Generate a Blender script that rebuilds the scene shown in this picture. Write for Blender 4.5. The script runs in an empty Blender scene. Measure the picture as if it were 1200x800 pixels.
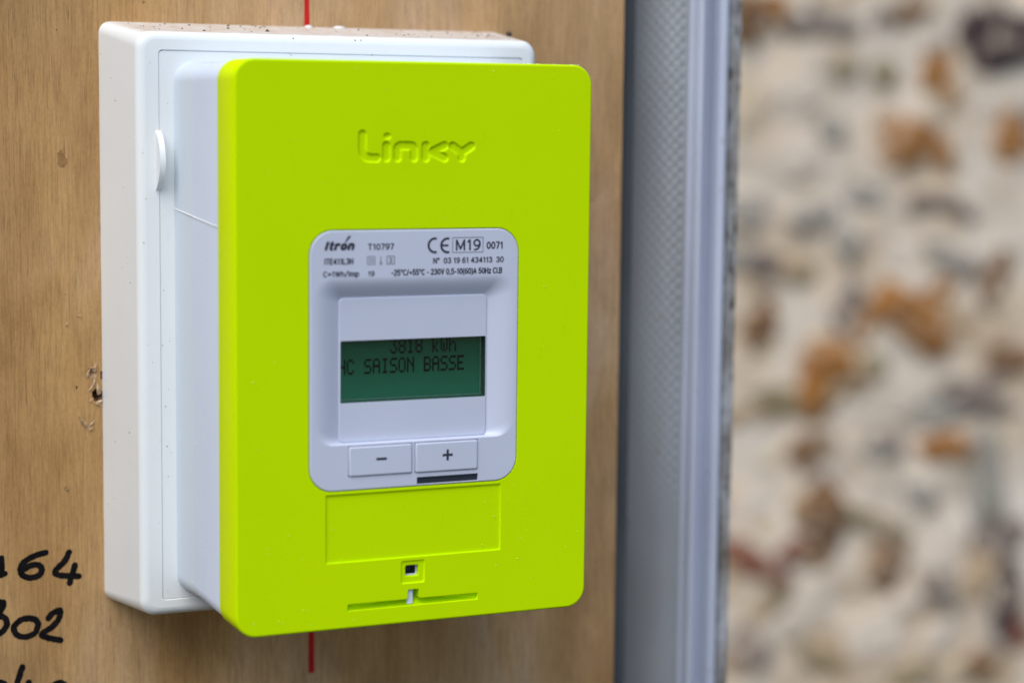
import bpy, bmesh, math, random
from mathutils import Matrix, Vector, noise
from mathutils.geometry import delaunay_2d_cdt

S = 0.001                      # everything below is measured in millimetres
scene = bpy.context.scene
COL = scene.collection
random.seed(7)

# ------------------------------------------------------------------ camera
cd = bpy.data.cameras.new('camera'); cam = bpy.data.objects.new('camera', cd); COL.objects.link(cam)
cr, cu, cf = Vector((0.9114579676624136, -0.411252533639194, 0.01075763728920182)), Vector((0.035324830769344014, 0.10428950534021497, 0.9939194411052689)), Vector((0.40987379705931387, 0.9055357820932515, -0.10958292674017926))
cm = Matrix((cr, cu, -cf)).transposed().to_4x4(); cm.translation = Vector((-0.2599170052491784, -0.6519414334049076, 0.0791967792292415))
cam.matrix_world = cm
cd.lens = 72.41978548455067; cd.sensor_width = 36.0; cd.sensor_fit = 'HORIZONTAL'
cd.clip_start = 0.02; cd.clip_end = 100
cd.dof.use_dof = True; cd.dof.focus_distance = 0.742; cd.dof.aperture_fstop = 5.0; cd.dof.aperture_blades = 7
scene.camera = cam

# ------------------------------------------------------------------ light
SUN_EL, SUN_AZ = math.radians(54), math.radians(-45)      # azimuth from straight in front of the board, negative = towards the left
to_sun = Vector((math.sin(SUN_AZ) * math.cos(SUN_EL), -math.cos(SUN_AZ) * math.cos(SUN_EL), math.sin(SUN_EL)))
world = bpy.data.worlds.new('World'); scene.world = world; world.use_nodes = True
wn = world.node_tree
sky = wn.nodes.new('ShaderNodeTexSky'); sky.sky_type = 'NISHITA'; sky.sun_disc = False
sky.sun_elevation = SUN_EL; sky.sun_rotation = math.atan2(to_sun.x, to_sun.y)
sky.air_density = 1.0; sky.dust_density = 1.2; sky.ozone_density = 1.0
wn.nodes['Background'].inputs['Strength'].default_value = 0.075
wn.links.new(sky.outputs['Color'], wn.nodes['Background'].inputs['Color'])
sd = bpy.data.lights.new('sun', 'SUN'); sun = bpy.data.objects.new('sun', sd); COL.objects.link(sun)
sd.energy = 1.5; sd.angle = math.radians(55); sd.color = (1.0, 0.975, 0.93)
sun.rotation_euler = to_sun.to_track_quat('Z', 'Y').to_euler()
vs = scene.view_settings
vs.view_transform = 'Standard'; vs.look = 'None'; vs.gamma = 1.0; vs.use_curve_mapping = False; vs.exposure = 0.94

# ------------------------------------------------------------------ materials
class NT:
    def __init__(s, name):
        s.m = bpy.data.materials.new(name); s.m.use_nodes = True
        s.t = s.m.node_tree; s.b = s.t.nodes['Principled BSDF']
        s.co = s.n('ShaderNodeTexCoord').outputs['Object']
    def n(s, t, **k):
        x = s.t.nodes.new(t)
        for a, v in k.items(): setattr(x, a, v)
        return x
    def l(s, a, b): s.t.links.new(a, b)
    def mapping(s, scale, rot=(0, 0, 0)):
        m = s.n('ShaderNodeMapping'); m.inputs['Scale'].default_value = scale; m.inputs['Rotation'].default_value = rot
        s.l(s.co, m.inputs['Vector']); return m.outputs['Vector']
    def noise(s, vec, scale, detail=4, rough=.55, dist=0):
        x = s.n('ShaderNodeTexNoise'); s.l(vec, x.inputs['Vector'])
        x.inputs['Scale'].default_value = scale; x.inputs['Detail'].default_value = detail
        x.inputs['Roughness'].default_value = rough; x.inputs['Distortion'].default_value = dist
        return x.outputs['Fac']
    def ramp(s, fac, stops):
        r = s.n('ShaderNodeValToRGB'); e = r.color_ramp.elements
        while len(e) < len(stops): e.new(.5)
        for q, (p, c) in zip(e, stops):
            q.position = p; q.color = (*c, 1) if len(c) == 3 else c
        s.l(fac, r.inputs['Fac']); return r.outputs['Color']
    def mix(s, fac, a, b, mode='MIX'):
        x = s.n('ShaderNodeMix', data_type='RGBA', blend_type=mode)
        for key, v in (('Factor', fac), ('A', a), ('B', b)):
            i = [q for q in x.inputs if q.name == key and (q.type == ('VALUE' if key == 'Factor' else 'RGBA'))][0]
            if hasattr(v, 'links') or hasattr(v, 'is_output'): s.l(v, i)
            elif isinstance(v, (int, float)): i.default_value = v
            else: i.default_value = (*v, 1)
        return [q for q in x.outputs if q.type == 'RGBA'][0]
    def bump(s, h, strength, dist):
        x = s.n('ShaderNodeBump'); x.inputs['Strength'].default_value = strength; x.inputs['Distance'].default_value = dist
        s.l(h, x.inputs['Height']); s.l(x.outputs['Normal'], s.b.inputs['Normal'])
    def set(s, **k):
        for a, v in k.items():
            i = s.b.inputs[a.replace('_', ' ')]
            if hasattr(v, 'is_output'): s.l(v, i)
            elif isinstance(v, tuple) and len(v) == 3: i.default_value = (*v, 1)
            else: i.default_value = v

def plastic(name, c, rough=.45, spec=.5, grain=2600, bump=.12, var=.06, dirt=None, dirtamt=.5, sss=0, sub=None, settled=None):
    n = NT(name)
    big = n.noise(n.co, 22, 3)
    fine = n.noise(n.co, 900, 2)
    lo = tuple(v * (1 - var) for v in c); hi = tuple(min(1, v * (1 + var)) for v in c)
    col = n.mix(n.ramp(big, [(.3, (0, 0, 0)), (.7, (1, 1, 1))]), lo, hi)
    col = n.mix(n.ramp(fine, [(.35, (.955,) * 3), (.65, (1.0,) * 3)]), col, col) if False else col
    if dirt:
        sp = n.noise(n.mapping((1, 1, .5)), 240, 5, .7)
        lg = n.noise(n.co, 30, 3)
        k = n.n('ShaderNodeMath', operation='MULTIPLY')
        n.l(n.ramp(sp, [(.60, (0, 0, 0)), (.74, (1, 1, 1))]), k.inputs[0]); n.l(n.ramp(lg, [(.42, (0, 0, 0)), (.7, (dirtamt,) * 3)]), k.inputs[1])
        col = n.mix(k.outputs[0], col, dirt)
    if settled:                                             # grit that has come to rest on ledges
        sx = n.n('ShaderNodeSeparateXYZ'); n.l(n.n('ShaderNodeNewGeometry').outputs['Normal'], sx.inputs[0])
        k = n.n('ShaderNodeMath', operation='MULTIPLY'); n.l(n.ramp(sx.outputs[2], [(.80, (0, 0, 0)), (.97, (1, 1, 1))]), k.inputs[0])
        n.l(n.ramp(n.noise(n.co, 130, 5, .7), [(.30, (.25,) * 3), (.62, (.95,) * 3)]), k.inputs[1]); col = n.mix(k.outputs[0], col, settled)
    n.set(Base_Color=col, Specular_IOR_Level=spec)
    n.set(Roughness=n.ramp(n.noise(n.co, 60, 4), [(.3, (rough - .06,) * 3), (.7, (rough + .08,) * 3)]))
    if sss:
        n.set(Subsurface_Weight=sss, Subsurface_Scale=.004, Subsurface_Radius=(1.0, .8, .3) if sub is None else sub)
    if bump: n.bump(n.noise(n.co, grain, 2, .6), bump, .0001)
    return n.m

LIME = plastic('lime_plastic', (.565, .83, .0002), .62, .03, grain=2400, bump=.4, var=.012, dirt=(.22, .36, .0), dirtamt=.22)
LIME_LIT = plastic('lime_plastic_lit', (.70, .92, .0002), .55, .02, bump=.0, var=.02)  # brighter copy of the lime, stronger light on the cover's sides painted in
GREY = plastic('grey_plastic', (.56, .60, .73), .40, .45, bump=.08, var=.02)
SIDE = plastic('pale_grey_plastic', (.64, .72, .86), .5, .22, bump=0, var=.02)
BASEP = plastic('pale_grey_plastic_base', (.60, .675, .75), .5, .22, bump=0, var=.02)
WHITE = plastic('white_plastic', (.79, .822, .832), .42, .35, bump=.08, var=.015, dirt=(.55, .50, .44), dirtamt=.35, settled=(.62, .53, .45))
INK = plastic('print_ink', (.035, .035, .06), .5, .3, var=.1)
GAP = plastic('gap_plastic', (.10, .12, .13), .5, .4, var=.1)
DARK = plastic('dark_port', (.045, .06, .08), .32, .5, var=.1)
SLATE = plastic('smoked_window', (.03, .04, .055), .12, .5, bump=.02)

def lcd_mat():
    n = NT('lcd_green'); g = n.noise(n.co, 45, 2)
    n.set(Base_Color=n.ramp(g, [(.3, (.005, .100, .046)), (.7, (.010, .135, .072))]), Roughness=.4, Specular_IOR_Level=.10)
    sx = n.n('ShaderNodeSeparateXYZ'); n.l(n.co, sx.inputs[0])                 # glow growing downwards paints the recess shading and reflection on the display
    mr = n.n('ShaderNodeMapRange'); n.l(sx.outputs[2], mr.inputs['Value']); mr.inputs['From Min'].default_value = .002; mr.inputs['From Max'].default_value = -.016
    mr.inputs['To Min'].default_value = .0; mr.inputs['To Max'].default_value = .55
    n.set(Emission_Color=(.010, .058, .040), Emission_Strength=mr.outputs['Result'])
    return n.m
LCD = lcd_mat()
LCDWALL = plastic('lcd_surround', (.012, .035, .02), .25, .5)
LCDRIM = plastic('lcd_rim', (.45, .55, .55), .2, .6)
SEG = plastic('lcd_segment', (.001, .006, .008), .6, .04, bump=0)
def glass_mat():
    n = NT('clear_window'); t = n.n('ShaderNodeBsdfTransparent'); t.inputs[0].default_value = (.93, .97, .95, 1)
    g = n.n('ShaderNodeBsdfGlossy'); g.inputs['Roughness'].default_value = .12
    f = n.n('ShaderNodeFresnel'); f.inputs['IOR'].default_value = 1.45; x = n.n('ShaderNodeMixShader')
    n.l(f.outputs[0], x.inputs[0]); n.l(t.outputs[0], x.inputs[1]); n.l(g.outputs[0], x.inputs[2])
    n.l(x.outputs[0], n.t.nodes['Material Output'].inputs['Surface']); return n.m
GLASS = glass_mat()
def wood_mat():
    n = NT('plywood')
    v = n.mapping((1, 1, .035)); fine = n.noise(v, 2300, 6, .7, .3)          # hair-fine fibres running up the sheet
    v2 = n.mapping((1, 1, .09)); mid = n.noise(v2, 190, 4, .6, .8)            # broader growth streaks
    v3 = n.mapping((1, 1, .32)); big = n.noise(v3, 17, 3, .6, .3)             # patches
    v4 = n.mapping((1, 1, .06)); dk = n.noise(v4, 1500, 3, .6, .2)             # dark pores
    c = n.ramp(big, [(.28, (.355, .190, .066)), (.50, (.495, .295, .120)), (.74, (.630, .430, .255))])
    bl = n.noise(n.mapping((1, 1, .45)), 48, 3, .55, .6)
    c = n.mix(.6, c, n.ramp(bl, [(.3, (.72, .67, .62)), (.5, (1, 1, 1)), (.72, (1.13, 1.14, 1.20))]), 'MULTIPLY')
    c = n.mix(.16, c, n.ramp(mid, [(.25, (.60, .57, .54)), (.5, (.97, .97, .97)), (.78, (1.16, 1.14, 1.12))]), 'MULTIPLY')
    sp2 = n.noise(n.mapping((1, 1, .4)), 1700, 3, .7)
    c = n.mix(.5, c, n.ramp(sp2, [(.30, (.72, .70, .67)), (.5, (1, 1, 1)), (.72, (1.16, 1.15, 1.14))]), 'MULTIPLY')
    c = n.mix(.9, c, n.ramp(fine, [(.30, (.62, .58, .54)), (.52, (1, 1, 1)), (.74, (1.18, 1.17, 1.15))]), 'MULTIPLY')
    c = n.mix(n.ramp(dk, [(.62, (0, 0, 0)), (.74, (.55, .55, .55))]), c, (.13, .075, .04))
    sx = n.n('ShaderNodeSeparateXYZ'); n.l(n.co, sx.inputs[0])                 # a paler, pinker leaf of veneer towards the right edge
    ad = n.n('ShaderNodeMath', operation='ADD'); n.l(sx.outputs[0], ad.inputs[0])
    mu = n.n('ShaderNodeMath', operation='MULTIPLY'); n.l(big, mu.inputs[0]); mu.inputs[1].default_value = .10; n.l(mu.outputs[0], ad.inputs[1])
    mr = n.n('ShaderNodeMapRange'); n.l(ad.outputs[0], mr.inputs['Value']); mr.inputs['From Min'].default_value = .02; mr.inputs['From Max'].default_value = .13
    c = n.mix(mr.outputs['Result'], c, n.mix(1.0, c, (1.12, 1.16, 1.36), 'MULTIPLY'))
    sp = n.noise(n.co, 330, 2, .5)
    c = n.mix(n.ramp(sp, [(.745, (0, 0, 0)), (.78, (.75, .75, .75))]), c, (.06, .035, .02))
    gr = n.noise(n.mapping((1, 1, .5)), 9, 2)
    c = n.mix(n.ramp(gr, [(.45, (0, 0, 0)), (.75, (.35, .35, .35))]), c, (.36, .27, .17))
    n.set(Base_Color=c, Roughness=.72, Specular_IOR_Level=.22)
    n.bump(n.mix(.5, n.ramp(fine, [(0, (0, 0, 0)), (1, (1, 1, 1))]), n.ramp(mid, [(0, (0, 0, 0)), (1, (1, 1, 1))])), .35, .0006)
    return n.m
WOOD = wood_mat()
def simple(name, stops, scale, rough=.8, bump=0, spec=.3, det=4, stretch=(1, 1, 1), dist=.001):
    n = NT(name); f = n.noise(n.mapping(stretch), scale, det, .6)
    n.set(Base_Color=n.ramp(f, stops), Roughness=rough, Specular_IOR_Level=spec)
    if bump: n.bump(f, bump, dist)
    return n.m
TORN = simple('torn_wood', [(.3, (.05, .02, .01)), (.5, (.22, .10, .045)), (.75, (.50, .33, .18))], 420, bump=.6)
SPLINT = simple('splinter', [(.3, (.34, .20, .10)), (.5, (.52, .36, .21)), (.7, (.66, .50, .33))], 500, stretch=(1, 1, .2))
STAIN = simple('resin_stain', [(.3, (.22, .11, .035)), (.7, (.36, .20, .08))], 300, rough=.5)
MARKER = simple('marker_ink', [(.3, (.003, .003, .004)), (.7, (.012, .010, .011))], 700, rough=.85, spec=.08)
REDINK = simple('red_marker', [(.30, (.40, .004, .004)), (.7, (.60, .010, .008))], 500, rough=.6, stretch=(1, 1, .2))
CRUMB = simple('dirt_crumb', [(.3, (.03, .02, .012)), (.7, (.22, .12, .06))], 500)
LINT = simple('white_dust', [(.3, (.7, .7, .68)), (.7, (.85, .85, .82))], 300)
LIMEDUST = simple('pollen', [(.3, (.70, .80, .08)), (.7, (.82, .86, .30))], 300)
SEEDM = simple('seed_shell', [(.3, (.012, .008, .006)), (.7, (.06, .035, .02))], 400, rough=.18, spec=.6)

def rail_mat(name, a, b, rough):
    n = NT(name)
    big = n.noise(n.mapping((1, 1, .3)), 24, 4); sp = n.noise(n.co, 150, 4, .6)
    c = n.ramp(big, [(.3, a), (.7, b)])
    c = n.mix(n.ramp(sp, [(.66, (0, 0, 0)), (.76, (.7, .7, .7))]), c, (.24, .19, .13))
    n.set(Base_Color=c, Roughness=rough, Specular_IOR_Level=.45)
    n.bump(n.noise(n.co, 700, 3), .15, .0003)
    return n.m
RAIL = rail_mat('painted_flange', (.46, .50, .61), (.57, .61, .74), .3)
WEB = rail_mat('grubby_web', (.255, .265, .28), (.36, .38, .415), .5)
def weather_mat():
    n = NT('weathered_paint')
    a = n.noise(n.mapping((1, 1, .35)), 170, 6, .7); b = n.noise(n.mapping((1, 1, .5)), 60, 4)
    c = n.ramp(b, [(.3, (.20, .17, .13)), (.5, (.45, .43, .41)), (.7, (.66, .67, .70))])
    c = n.mix(n.ramp(a, [(.52, (0, 0, 0)), (.64, (.9, .9, .9))]), c, (.055, .045, .028))
    n.set(Base_Color=c, Roughness=.85, Specular_IOR_Level=.2); n.bump(a, .6, .001)
    return n.m
WEATH = weather_mat()

MORTAR = simple('lime_mortar', [(.28, (.47, .34, .22)), (.43, (.69, .555, .41)), (.57, (.77, .665, .54)), (.75, (.84, .765, .67))], 6, rough=.95, bump=.5, det=6, spec=.1, dist=.01)
def stone(name, a, b):
    n = NT(name); f = n.noise(n.co, 22, 5, .6); c = n.ramp(f, [(.3, a), (.7, b)])
    g = n.n('ShaderNodeNewGeometry').outputs['Position']; sm = n.noise(g, 21, 4, .62)    # mortar smeared over the stone
    c = n.mix(n.ramp(sm, [(.55, (0, 0, 0)), (.66, (.75, .75, .75))]), c, (.69, .56, .43))
    n.set(Base_Color=c, Roughness=.92, Specular_IOR_Level=.12); n.bump(f, .5, .006); return n.m
ST = {'o': stone('ochre_stone', (.27, .105, .025), (.40, .19, .06)), 'b': stone('brown_stone', (.16, .085, .04), (.27, .155, .085)),
      'd': stone('umber_stone', (.15, .115, .10), (.25, .20, .17)), 'k': stone('dark_stone', (.045, .032, .035), (.11, .08, .075)),
      'g': stone('grey_stone', (.27, .25, .21), (.40, .37, .32)), 'v': stone('olive_stone', (.21, .165, .085), (.33, .27, .17)),
      'p': stone('cream_stone', (.62, .49, .31), (.72, .60, .44)), 'w': stone('pale_stone', (.67, .555, .43), (.80, .70, .585)),
      't': stone('tan_stone', (.40, .27, .15), (.56, .43, .29)), 'r': stone('russet_stone', (.20, .07, .045), (.29, .13, .085))}

# ------------------------------------------------------------------ mesh helpers
def rrect(x0, x1, z0, z1, r, n=8):
    r = max(r, .001); pts = []
    for cx, cz, a0 in ((x1 - r, z1 - r, 0), (x0 + r, z1 - r, 90), (x0 + r, z0 + r, 180), (x1 - r, z0 + r, 270)):
        for i in range(n + 1):
            a = math.radians(a0 + 90 * i / n); pts.append((cx + r * math.cos(a), cz + r * math.sin(a)))
    return pts                                             # counter-clockwise
def rr_in(x0, x1, z0, z1, r, d, n=8): return rrect(x0 + d, x1 - d, z0 + d, z1 - d, r - d, n)
def inset(poly, d):
    n = len(poly); out = []
    for i in range(n):
        a, b, c = Vector(poly[i - 1]), Vector(poly[i]), Vector(poly[(i + 1) % n])
        e1 = (b - a).normalized(); e2 = (c - b).normalized()
        n1 = Vector((-e1.y, e1.x)); n2 = Vector((-e2.y, e2.x)); m = n1 + n2
        k = d / max(.35, (1 + n1.dot(n2)) / 1.0) if m.length else d
        out.append(tuple(b + m * k))
    return out
def inside(p, poly):
    x, y = p; c = False; n = len(poly)
    for i in range(n):
        x1, y1 = poly[i]; x2, y2 = poly[i - 1]
        if (y1 > y) != (y2 > y) and x < (x2 - x1) * (y - y1) / (y2 - y1) + x1: c = not c
    return c

class MB:
    def __init__(s): s.v = []; s.f = []; s.mi = []; s.flat = []
    def add(s, verts, faces, mi=0, flat=False):
        o = len(s.v); s.v += [tuple(v) for v in verts]
        for f in faces: s.f.append([o + i for i in f]); s.mi.append(mi); s.flat.append(flat)
    def loft(s, loops, mi=0, closed=True, flat=False):
        """loops of (x,y,z); first = front, counter-clockwise seen from the front (-y)"""
        n = len(loops[0]); vs = [p for l in loops for p in l]; fs = []
        for k in range(len(loops) - 1):
            for i in range(n if closed else n - 1):
                j = (i + 1) % n
                fs.append((k * n + i, (k + 1) * n + i, (k + 1) * n + j, k * n + j))
        s.add(vs, fs, mi, flat)
    def fill(s, outer, holes=(), y=0, mi=0, back=False):
        pts = [Vector(p) for p in outer]; ed = [(i, (i + 1) % len(outer)) for i in range(len(outer))]
        for h in holes:
            o = len(pts); pts += [Vector(p) for p in h]; ed += [(o + i, o + (i + 1) % len(h)) for i in range(len(h))]
        vv, ee, ff, *_ = delaunay_2d_cdt(pts, ed, [], 0, 1e-5)
        keep = []
        for f in ff:
            c = sum((vv[i] for i in f), Vector((0, 0))) / len(f)
            if inside(c, outer) and not any(inside(c, h) for h in holes):
                keep.append(tuple(f) if not back else tuple(reversed(f)))
        fn = y if callable(y) else (lambda x, z: y)
        s.add([(p.x, fn(p.x, p.y), p.y) for p in vv], keep, mi, True)
    def box(s, x0, x1, y0, y1, z0, z1, mi=0):
        v = [(x, y, z) for x in (x0, x1) for y in (y0, y1) for z in (z0, z1)]
        s.add(v, [(0, 1, 3, 2), (4, 6, 7, 5), (0, 4, 5, 1), (2, 3, 7, 6), (0, 2, 6, 4), (1, 5, 7, 3)], mi, True)
    def build(s, name, mats, parent=None, weld=True, loc=None, recalc=False):
        me = bpy.data.meshes.new(name); bm = bmesh.new()
        o = Vector(loc) if loc else Vector((0, 0, 0))
        vs = [bm.verts.new((Vector(v) - o) * S) for v in s.v]
        for f, m, fl in zip(s.f, s.mi, s.flat):
            try: q = bm.faces.new([vs[i] for i in f])
            except ValueError: continue
            q.material_index = m; q.smooth = not fl
        if weld: bmesh.ops.remove_doubles(bm, verts=bm.verts, dist=2e-6)
        if recalc: bmesh.ops.recalc_face_normals(bm, faces=bm.faces)
        for e in bm.edges:
            if len(e.link_faces) == 2 and e.calc_face_angle(0) > .70: e.smooth = False
        bm.to_mesh(me); bm.free()
        for m in (mats if isinstance(mats, (list, tuple)) else [mats]): me.materials.append(m)
        ob = bpy.data.objects.new(name, me); COL.objects.link(ob)
        if loc: ob.location = o * S
        if parent: ob.parent = parent; ob.matrix_parent_inverse = Matrix.Translation(parent_loc(parent)).inverted()
        return ob
def parent_loc(p):
    return p.location.copy()                                # every location here is given in world space
def empty(name, loc, label, cat, group=None):
    o = bpy.data.objects.new(name, None); COL.objects.link(o); o.location = Vector(loc) * S
    o.empty_display_size = .02; o['label'] = label; o['category'] = cat
    if group: o['group'] = group
    return o
def at(loop, y):
    if callable(y): return [(x, y(x, z), z) for x, z in loop]
    return [(x, y, z) for x, z in loop]
def recess(mb, loop, b, depth, mi=0, floor=True, fmi=None, y0=0, ins=None):
    """rounded lip, wall and floor cut behind a front face at y0"""
    ins = b if ins is None else ins
    d = depth if callable(depth) else (lambda x, z: depth)
    ls = []
    for k in range(5):
        a = math.pi / 2 * k / 4; q = inset(loop, ins * (math.sin(a)))
        ls.append([(x, y0 + b * (1 - math.cos(a)) * min(1, d(x, z) / max(b, 1e-6)), z) for x, z in q])
    q = inset(loop, ins * 1.02); ls.append([(x, y0 + d(x, z), z) for x, z in q])
    mb.loft(ls, mi)
    if floor: mb.fill(q, (), lambda x, z: y0 + d(x, z), mi if fmi is None else fmi)
    return q
def smooth(a, b, t):
    t = max(0, min(1, (t - a) / (b - a))); return t * t * (3 - 2 * t)
def blob(name, mats, parent, loc, r, seed, sub=2, amp=.25, flat=(1, 1, 1), rot=0):
    bm = bmesh.new(); bmesh.ops.create_icosphere(bm, subdivisions=sub, radius=1)
    for v in bm.verts:
        k = 1 + amp * noise.noise(v.co * 1.3 + Vector((seed * 3.1, seed * 1.7, seed)))
        v.co = Vector((v.co.x * flat[0], v.co.y * flat[1], v.co.z * flat[2])) * k * r * S
    bmesh.ops.rotate(bm, verts=bm.verts, matrix=Matrix.Rotation(rot, 3, 'Y'))
    me = bpy.data.meshes.new(name)
    for f in bm.faces: f.smooth = True
    bm.to_mesh(me); bm.free(); me.materials.append(mats)
    o = bpy.data.objects.new(name, me); COL.objects.link(o); o.location = Vector(loc) * S
    if parent: o.parent = parent; o.matrix_parent_inverse = Matrix.Translation(parent_loc(parent)).inverted()
    return o

# ================================================================== STONE WALL far behind
WY = 2600
wall = empty('stone_wall', (1800, WY, -1900), 'blurred rubble stone wall with cream lime mortar far behind the board', 'wall')
mb = MB(); NX, NZ = 130, 150
def mort(x, z):
    v = Vector((x / 75, z / 75, 3.3)); w = Vector((x / 23, z / 23, 9.1))
    return 12 * noise.noise(v) + 3.5 * noise.noise(w)
gv = []
for j in range(NZ + 1):
    for i in range(NX + 1):
        x = 500 + 2600 * i / NX; z = -1900 + 3000 * j / NZ; gv.append((x, WY - mort(x, z), z))
mb.add(gv, [(j * (NX + 1) + i, j * (NX + 1) + i + 1, (j + 1) * (NX + 1) + i + 1, (j + 1) * (NX + 1) + i) for j in range(NZ) for i in range(NX)])
mb.box(500, 3100, WY + 20, WY + 320, -1900, 1100)
mb.build('mortar', MORTAR, wall)
STONES = [[1754, -826, 86.1, 52.2, 20, 'v'], [2117, -832, 82.3, 45.2, -25, 'd'], [1821, -532, 74.9, 45.2, 15, 'b'], [2131, -550, 86.1, 52.2, 10, 'o'], [1937, -605, 82.3, 41.8, -30, 't'], [2263, -759, 86.1, 104.4, 5, 'd'], [2238, -995, 93.6, 59.2, 0, 'b'], [2075, -998, 86.1, 45.2, 10, 'v'], [1711, -920, 67.4, 69.6, 0, 'd'], [1935, -833, 74.9, 52.2, -30, 't'], [1709, -190, 56.1, 45.2, 0, 'd'], [2173, -348, 82.3, 45.2, -20, 't'], [1958, -390, 67.4, 41.8, 10, 'v'], [1723, 282, 56.1, 31.3, 0, 'o'], [1843, 240, 116.0, 41.8, 5, 'd'], [2020, 276, 97.3, 41.8, 20, 'b'], [2252, 234, 177.8, 125.3, 0, 'k'], [1882, 173, 44.9, 38.3, 0, 'v'], [1967, 169, 56.1, 41.8, 0, 'v'], [2087, 166, 59.9, 80.1, 0, 'o'], [1858, 57, 56.1, 59.2, 0, 'g'], [2020, 29, 127.2, 62.7, 25, 'o'], [2271, 38, 86.1, 80.1, 0, 'o'], [1937, -63, 89.8, 48.7, -5, 'g'], [1683, -96, 78.6, 59.2, 0, 'g'], [1816, -100, 97.3, 59.2, -10, 'g'], [2099, -81, 104.8, 38.3, 0, 'd'], [1893, -154, 56.1, 55.7, -40, 'g'], [2126, -182, 101.1, 45.2, -15, 'g'], [2229, -234, 59.9, 90.5, 25, 'b'], [1792, -211, 93.6, 45.2, 0, 'v'], [1906, -262, 44.9, 59.2, 0, 'd'], [2056, -302, 157.2, 80.1, -30, 'o'], [1842, -329, 97.3, 27.8, 5, 'p'], [1863, -381, 116.0, 94.0, -25, 'o'], [2297, -387, 82.3, 52.2, 0, 'b'], [1781, -450, 160.9, 48.7, -12, 'v'], [2194, -466, 157.2, 62.7, -10, 'd'], [1993, -544, 63.6, 48.7, 0, 'd'], [1747, -554, 56.1, 41.8, 0, 'p'], [1862, -662, 97.3, 107.9, -20, 'b'], [1973, -690, 142.2, 41.8, -20, 'v'], [2011, -781, 74.9, 80.1, 20, 'b'], [1717, -752, 131.0, 52.2, -35, 'r'], [2294, -865, 71.1, 146.2, 15, 'k'], [2338, -942, 41.2, 59.2, 0, 'r'], [1852, -942, 160.9, 34.8, -35, 'v'], [2236, -620, 74.9, 208.8, 5, 'g'], [2085, -641, 59.9, 52.2, 0, 'g'], [2137, -923, 78.6, 66.1, 0, 'w'], [1661, 258, 74.9, 69.6, 0, 'b'], [2051, 221, 74.9, 34.8, 0, 'w'], [2194, 111, 93.6, 52.2, 0, 'w'], [1776, 13, 112.3, 69.6, 0, 'w'], [2138, 14, 74.9, 87.0, 0, 'w'], [1773, 122, 93.6, 69.6, 0, 'w'], [2009, -180, 93.6, 69.6, 0, 'w'], [1732, -365, 74.9, 87.0, 0, 'p'], [2038, -442, 112.3, 87.0, 0, 'w'], [1923, -470, 93.6, 52.2, 0, 'w'], [1703, -635, 74.9, 87.0, 0, 'w'], [2129, -749, 112.3, 121.8, 0, 'w'], [1783, -853, 93.6, 69.6, 0, 'w'], [1977, -912, 112.3, 87.0, 0, 'w'], [2201, -994, 93.6, 52.2, 0, 'p'], [2292, -727, 74.9, 87.0, 0, 'w'], [1741, -686, 56.1, 52.2, 0, 'p'], [2275, -118, 74.9, 104.4, 0, 'w'], [1721, -301, 74.9, 52.2, 0, 'b'], [2293, -286, 56.1, 52.2, 0, 'p'], [1665, 90, 56.1, 104.4, 0, 'p'], [1916, 265, 56.1, 52.2, 0, 'w'], [2274, -555, 74.9, 52.2, 0, 'p'], [1808, -724, 74.9, 52.2, 0, 'p'], [2063, -844, 74.9, 52.2, 0, 'w']]
rs = random.Random(3)
def put_stone(x, z, w, h, rot, kind, k):
    d = (rs.uniform(.12, .2) * min(w, h) + 6) if kind not in 'wp' else rs.uniform(7, 10)
    bm = bmesh.new(); bmesh.ops.create_icosphere(bm, subdivisions=2, radius=1)
    for v in bm.verts:
        c = v.co.copy(); m = max(abs(c.x), abs(c.z), .001); e = 1 + .20 * (math.hypot(c.x, c.z) / m - 1)
        q = 1 + .55 * noise.noise(c * 1.3 + Vector((k * 2.3, k, 1))) + .25 * noise.noise(c * 3.1 + Vector((k, 4, 1)))
        v.co = Vector((c.x * e * q * w / 2, c.y * q * d, c.z * e * q * h / 2)) * S
    bmesh.ops.rotate(bm, verts=bm.verts, matrix=Matrix.Rotation(math.radians(-rot), 3, 'Y'))
    me = bpy.data.meshes.new('stone'); bm.to_mesh(me); bm.free(); me.materials.append(ST[kind])
    o = bpy.data.objects.new('stone', me); COL.objects.link(o)
    o.location = Vector((x, WY - mort(x, z) + d * (.25 if kind not in 'wpt' else .42 if kind != 't' else .72), z)) * S
    o.parent = wall; o.matrix_parent_inverse = Matrix.Translation(wall.location).inverted()
placed = []
for k, (x, z, w, h, r, c) in enumerate(STONES):
    if c in 'wp': w *= 1.15; h *= 1.1
    else:
        w *= 1.2; h *= 1.15
        if c in 'obrdv': put_stone(x + rs.uniform(-.45, .45) * w, z + rs.uniform(-.5, .3) * h, w * rs.uniform(.9, 1.5), h * rs.uniform(.9, 1.5), r + rs.uniform(-20, 20), 't' if c != 'd' else rs.choice('tg'), k + 300)
    put_stone(x, z, w * 1.08, h * 1.08, r, c, k)
    for q in range(2 if c in 'obrd' else 0):              # smaller chips wedged against the stone
        a = rs.uniform(0, 6.28); f = rs.uniform(.4, .7)
        put_stone(x + math.cos(a) * w * .55, z + math.sin(a) * h * .6, w * f, h * f * 1.1, rs.uniform(-60, 60), c if rs.random() < .6 else rs.choice('tbdg'), k * 7 + q + 500)
    placed.append((x, z, max(w, h) / 2))
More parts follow.
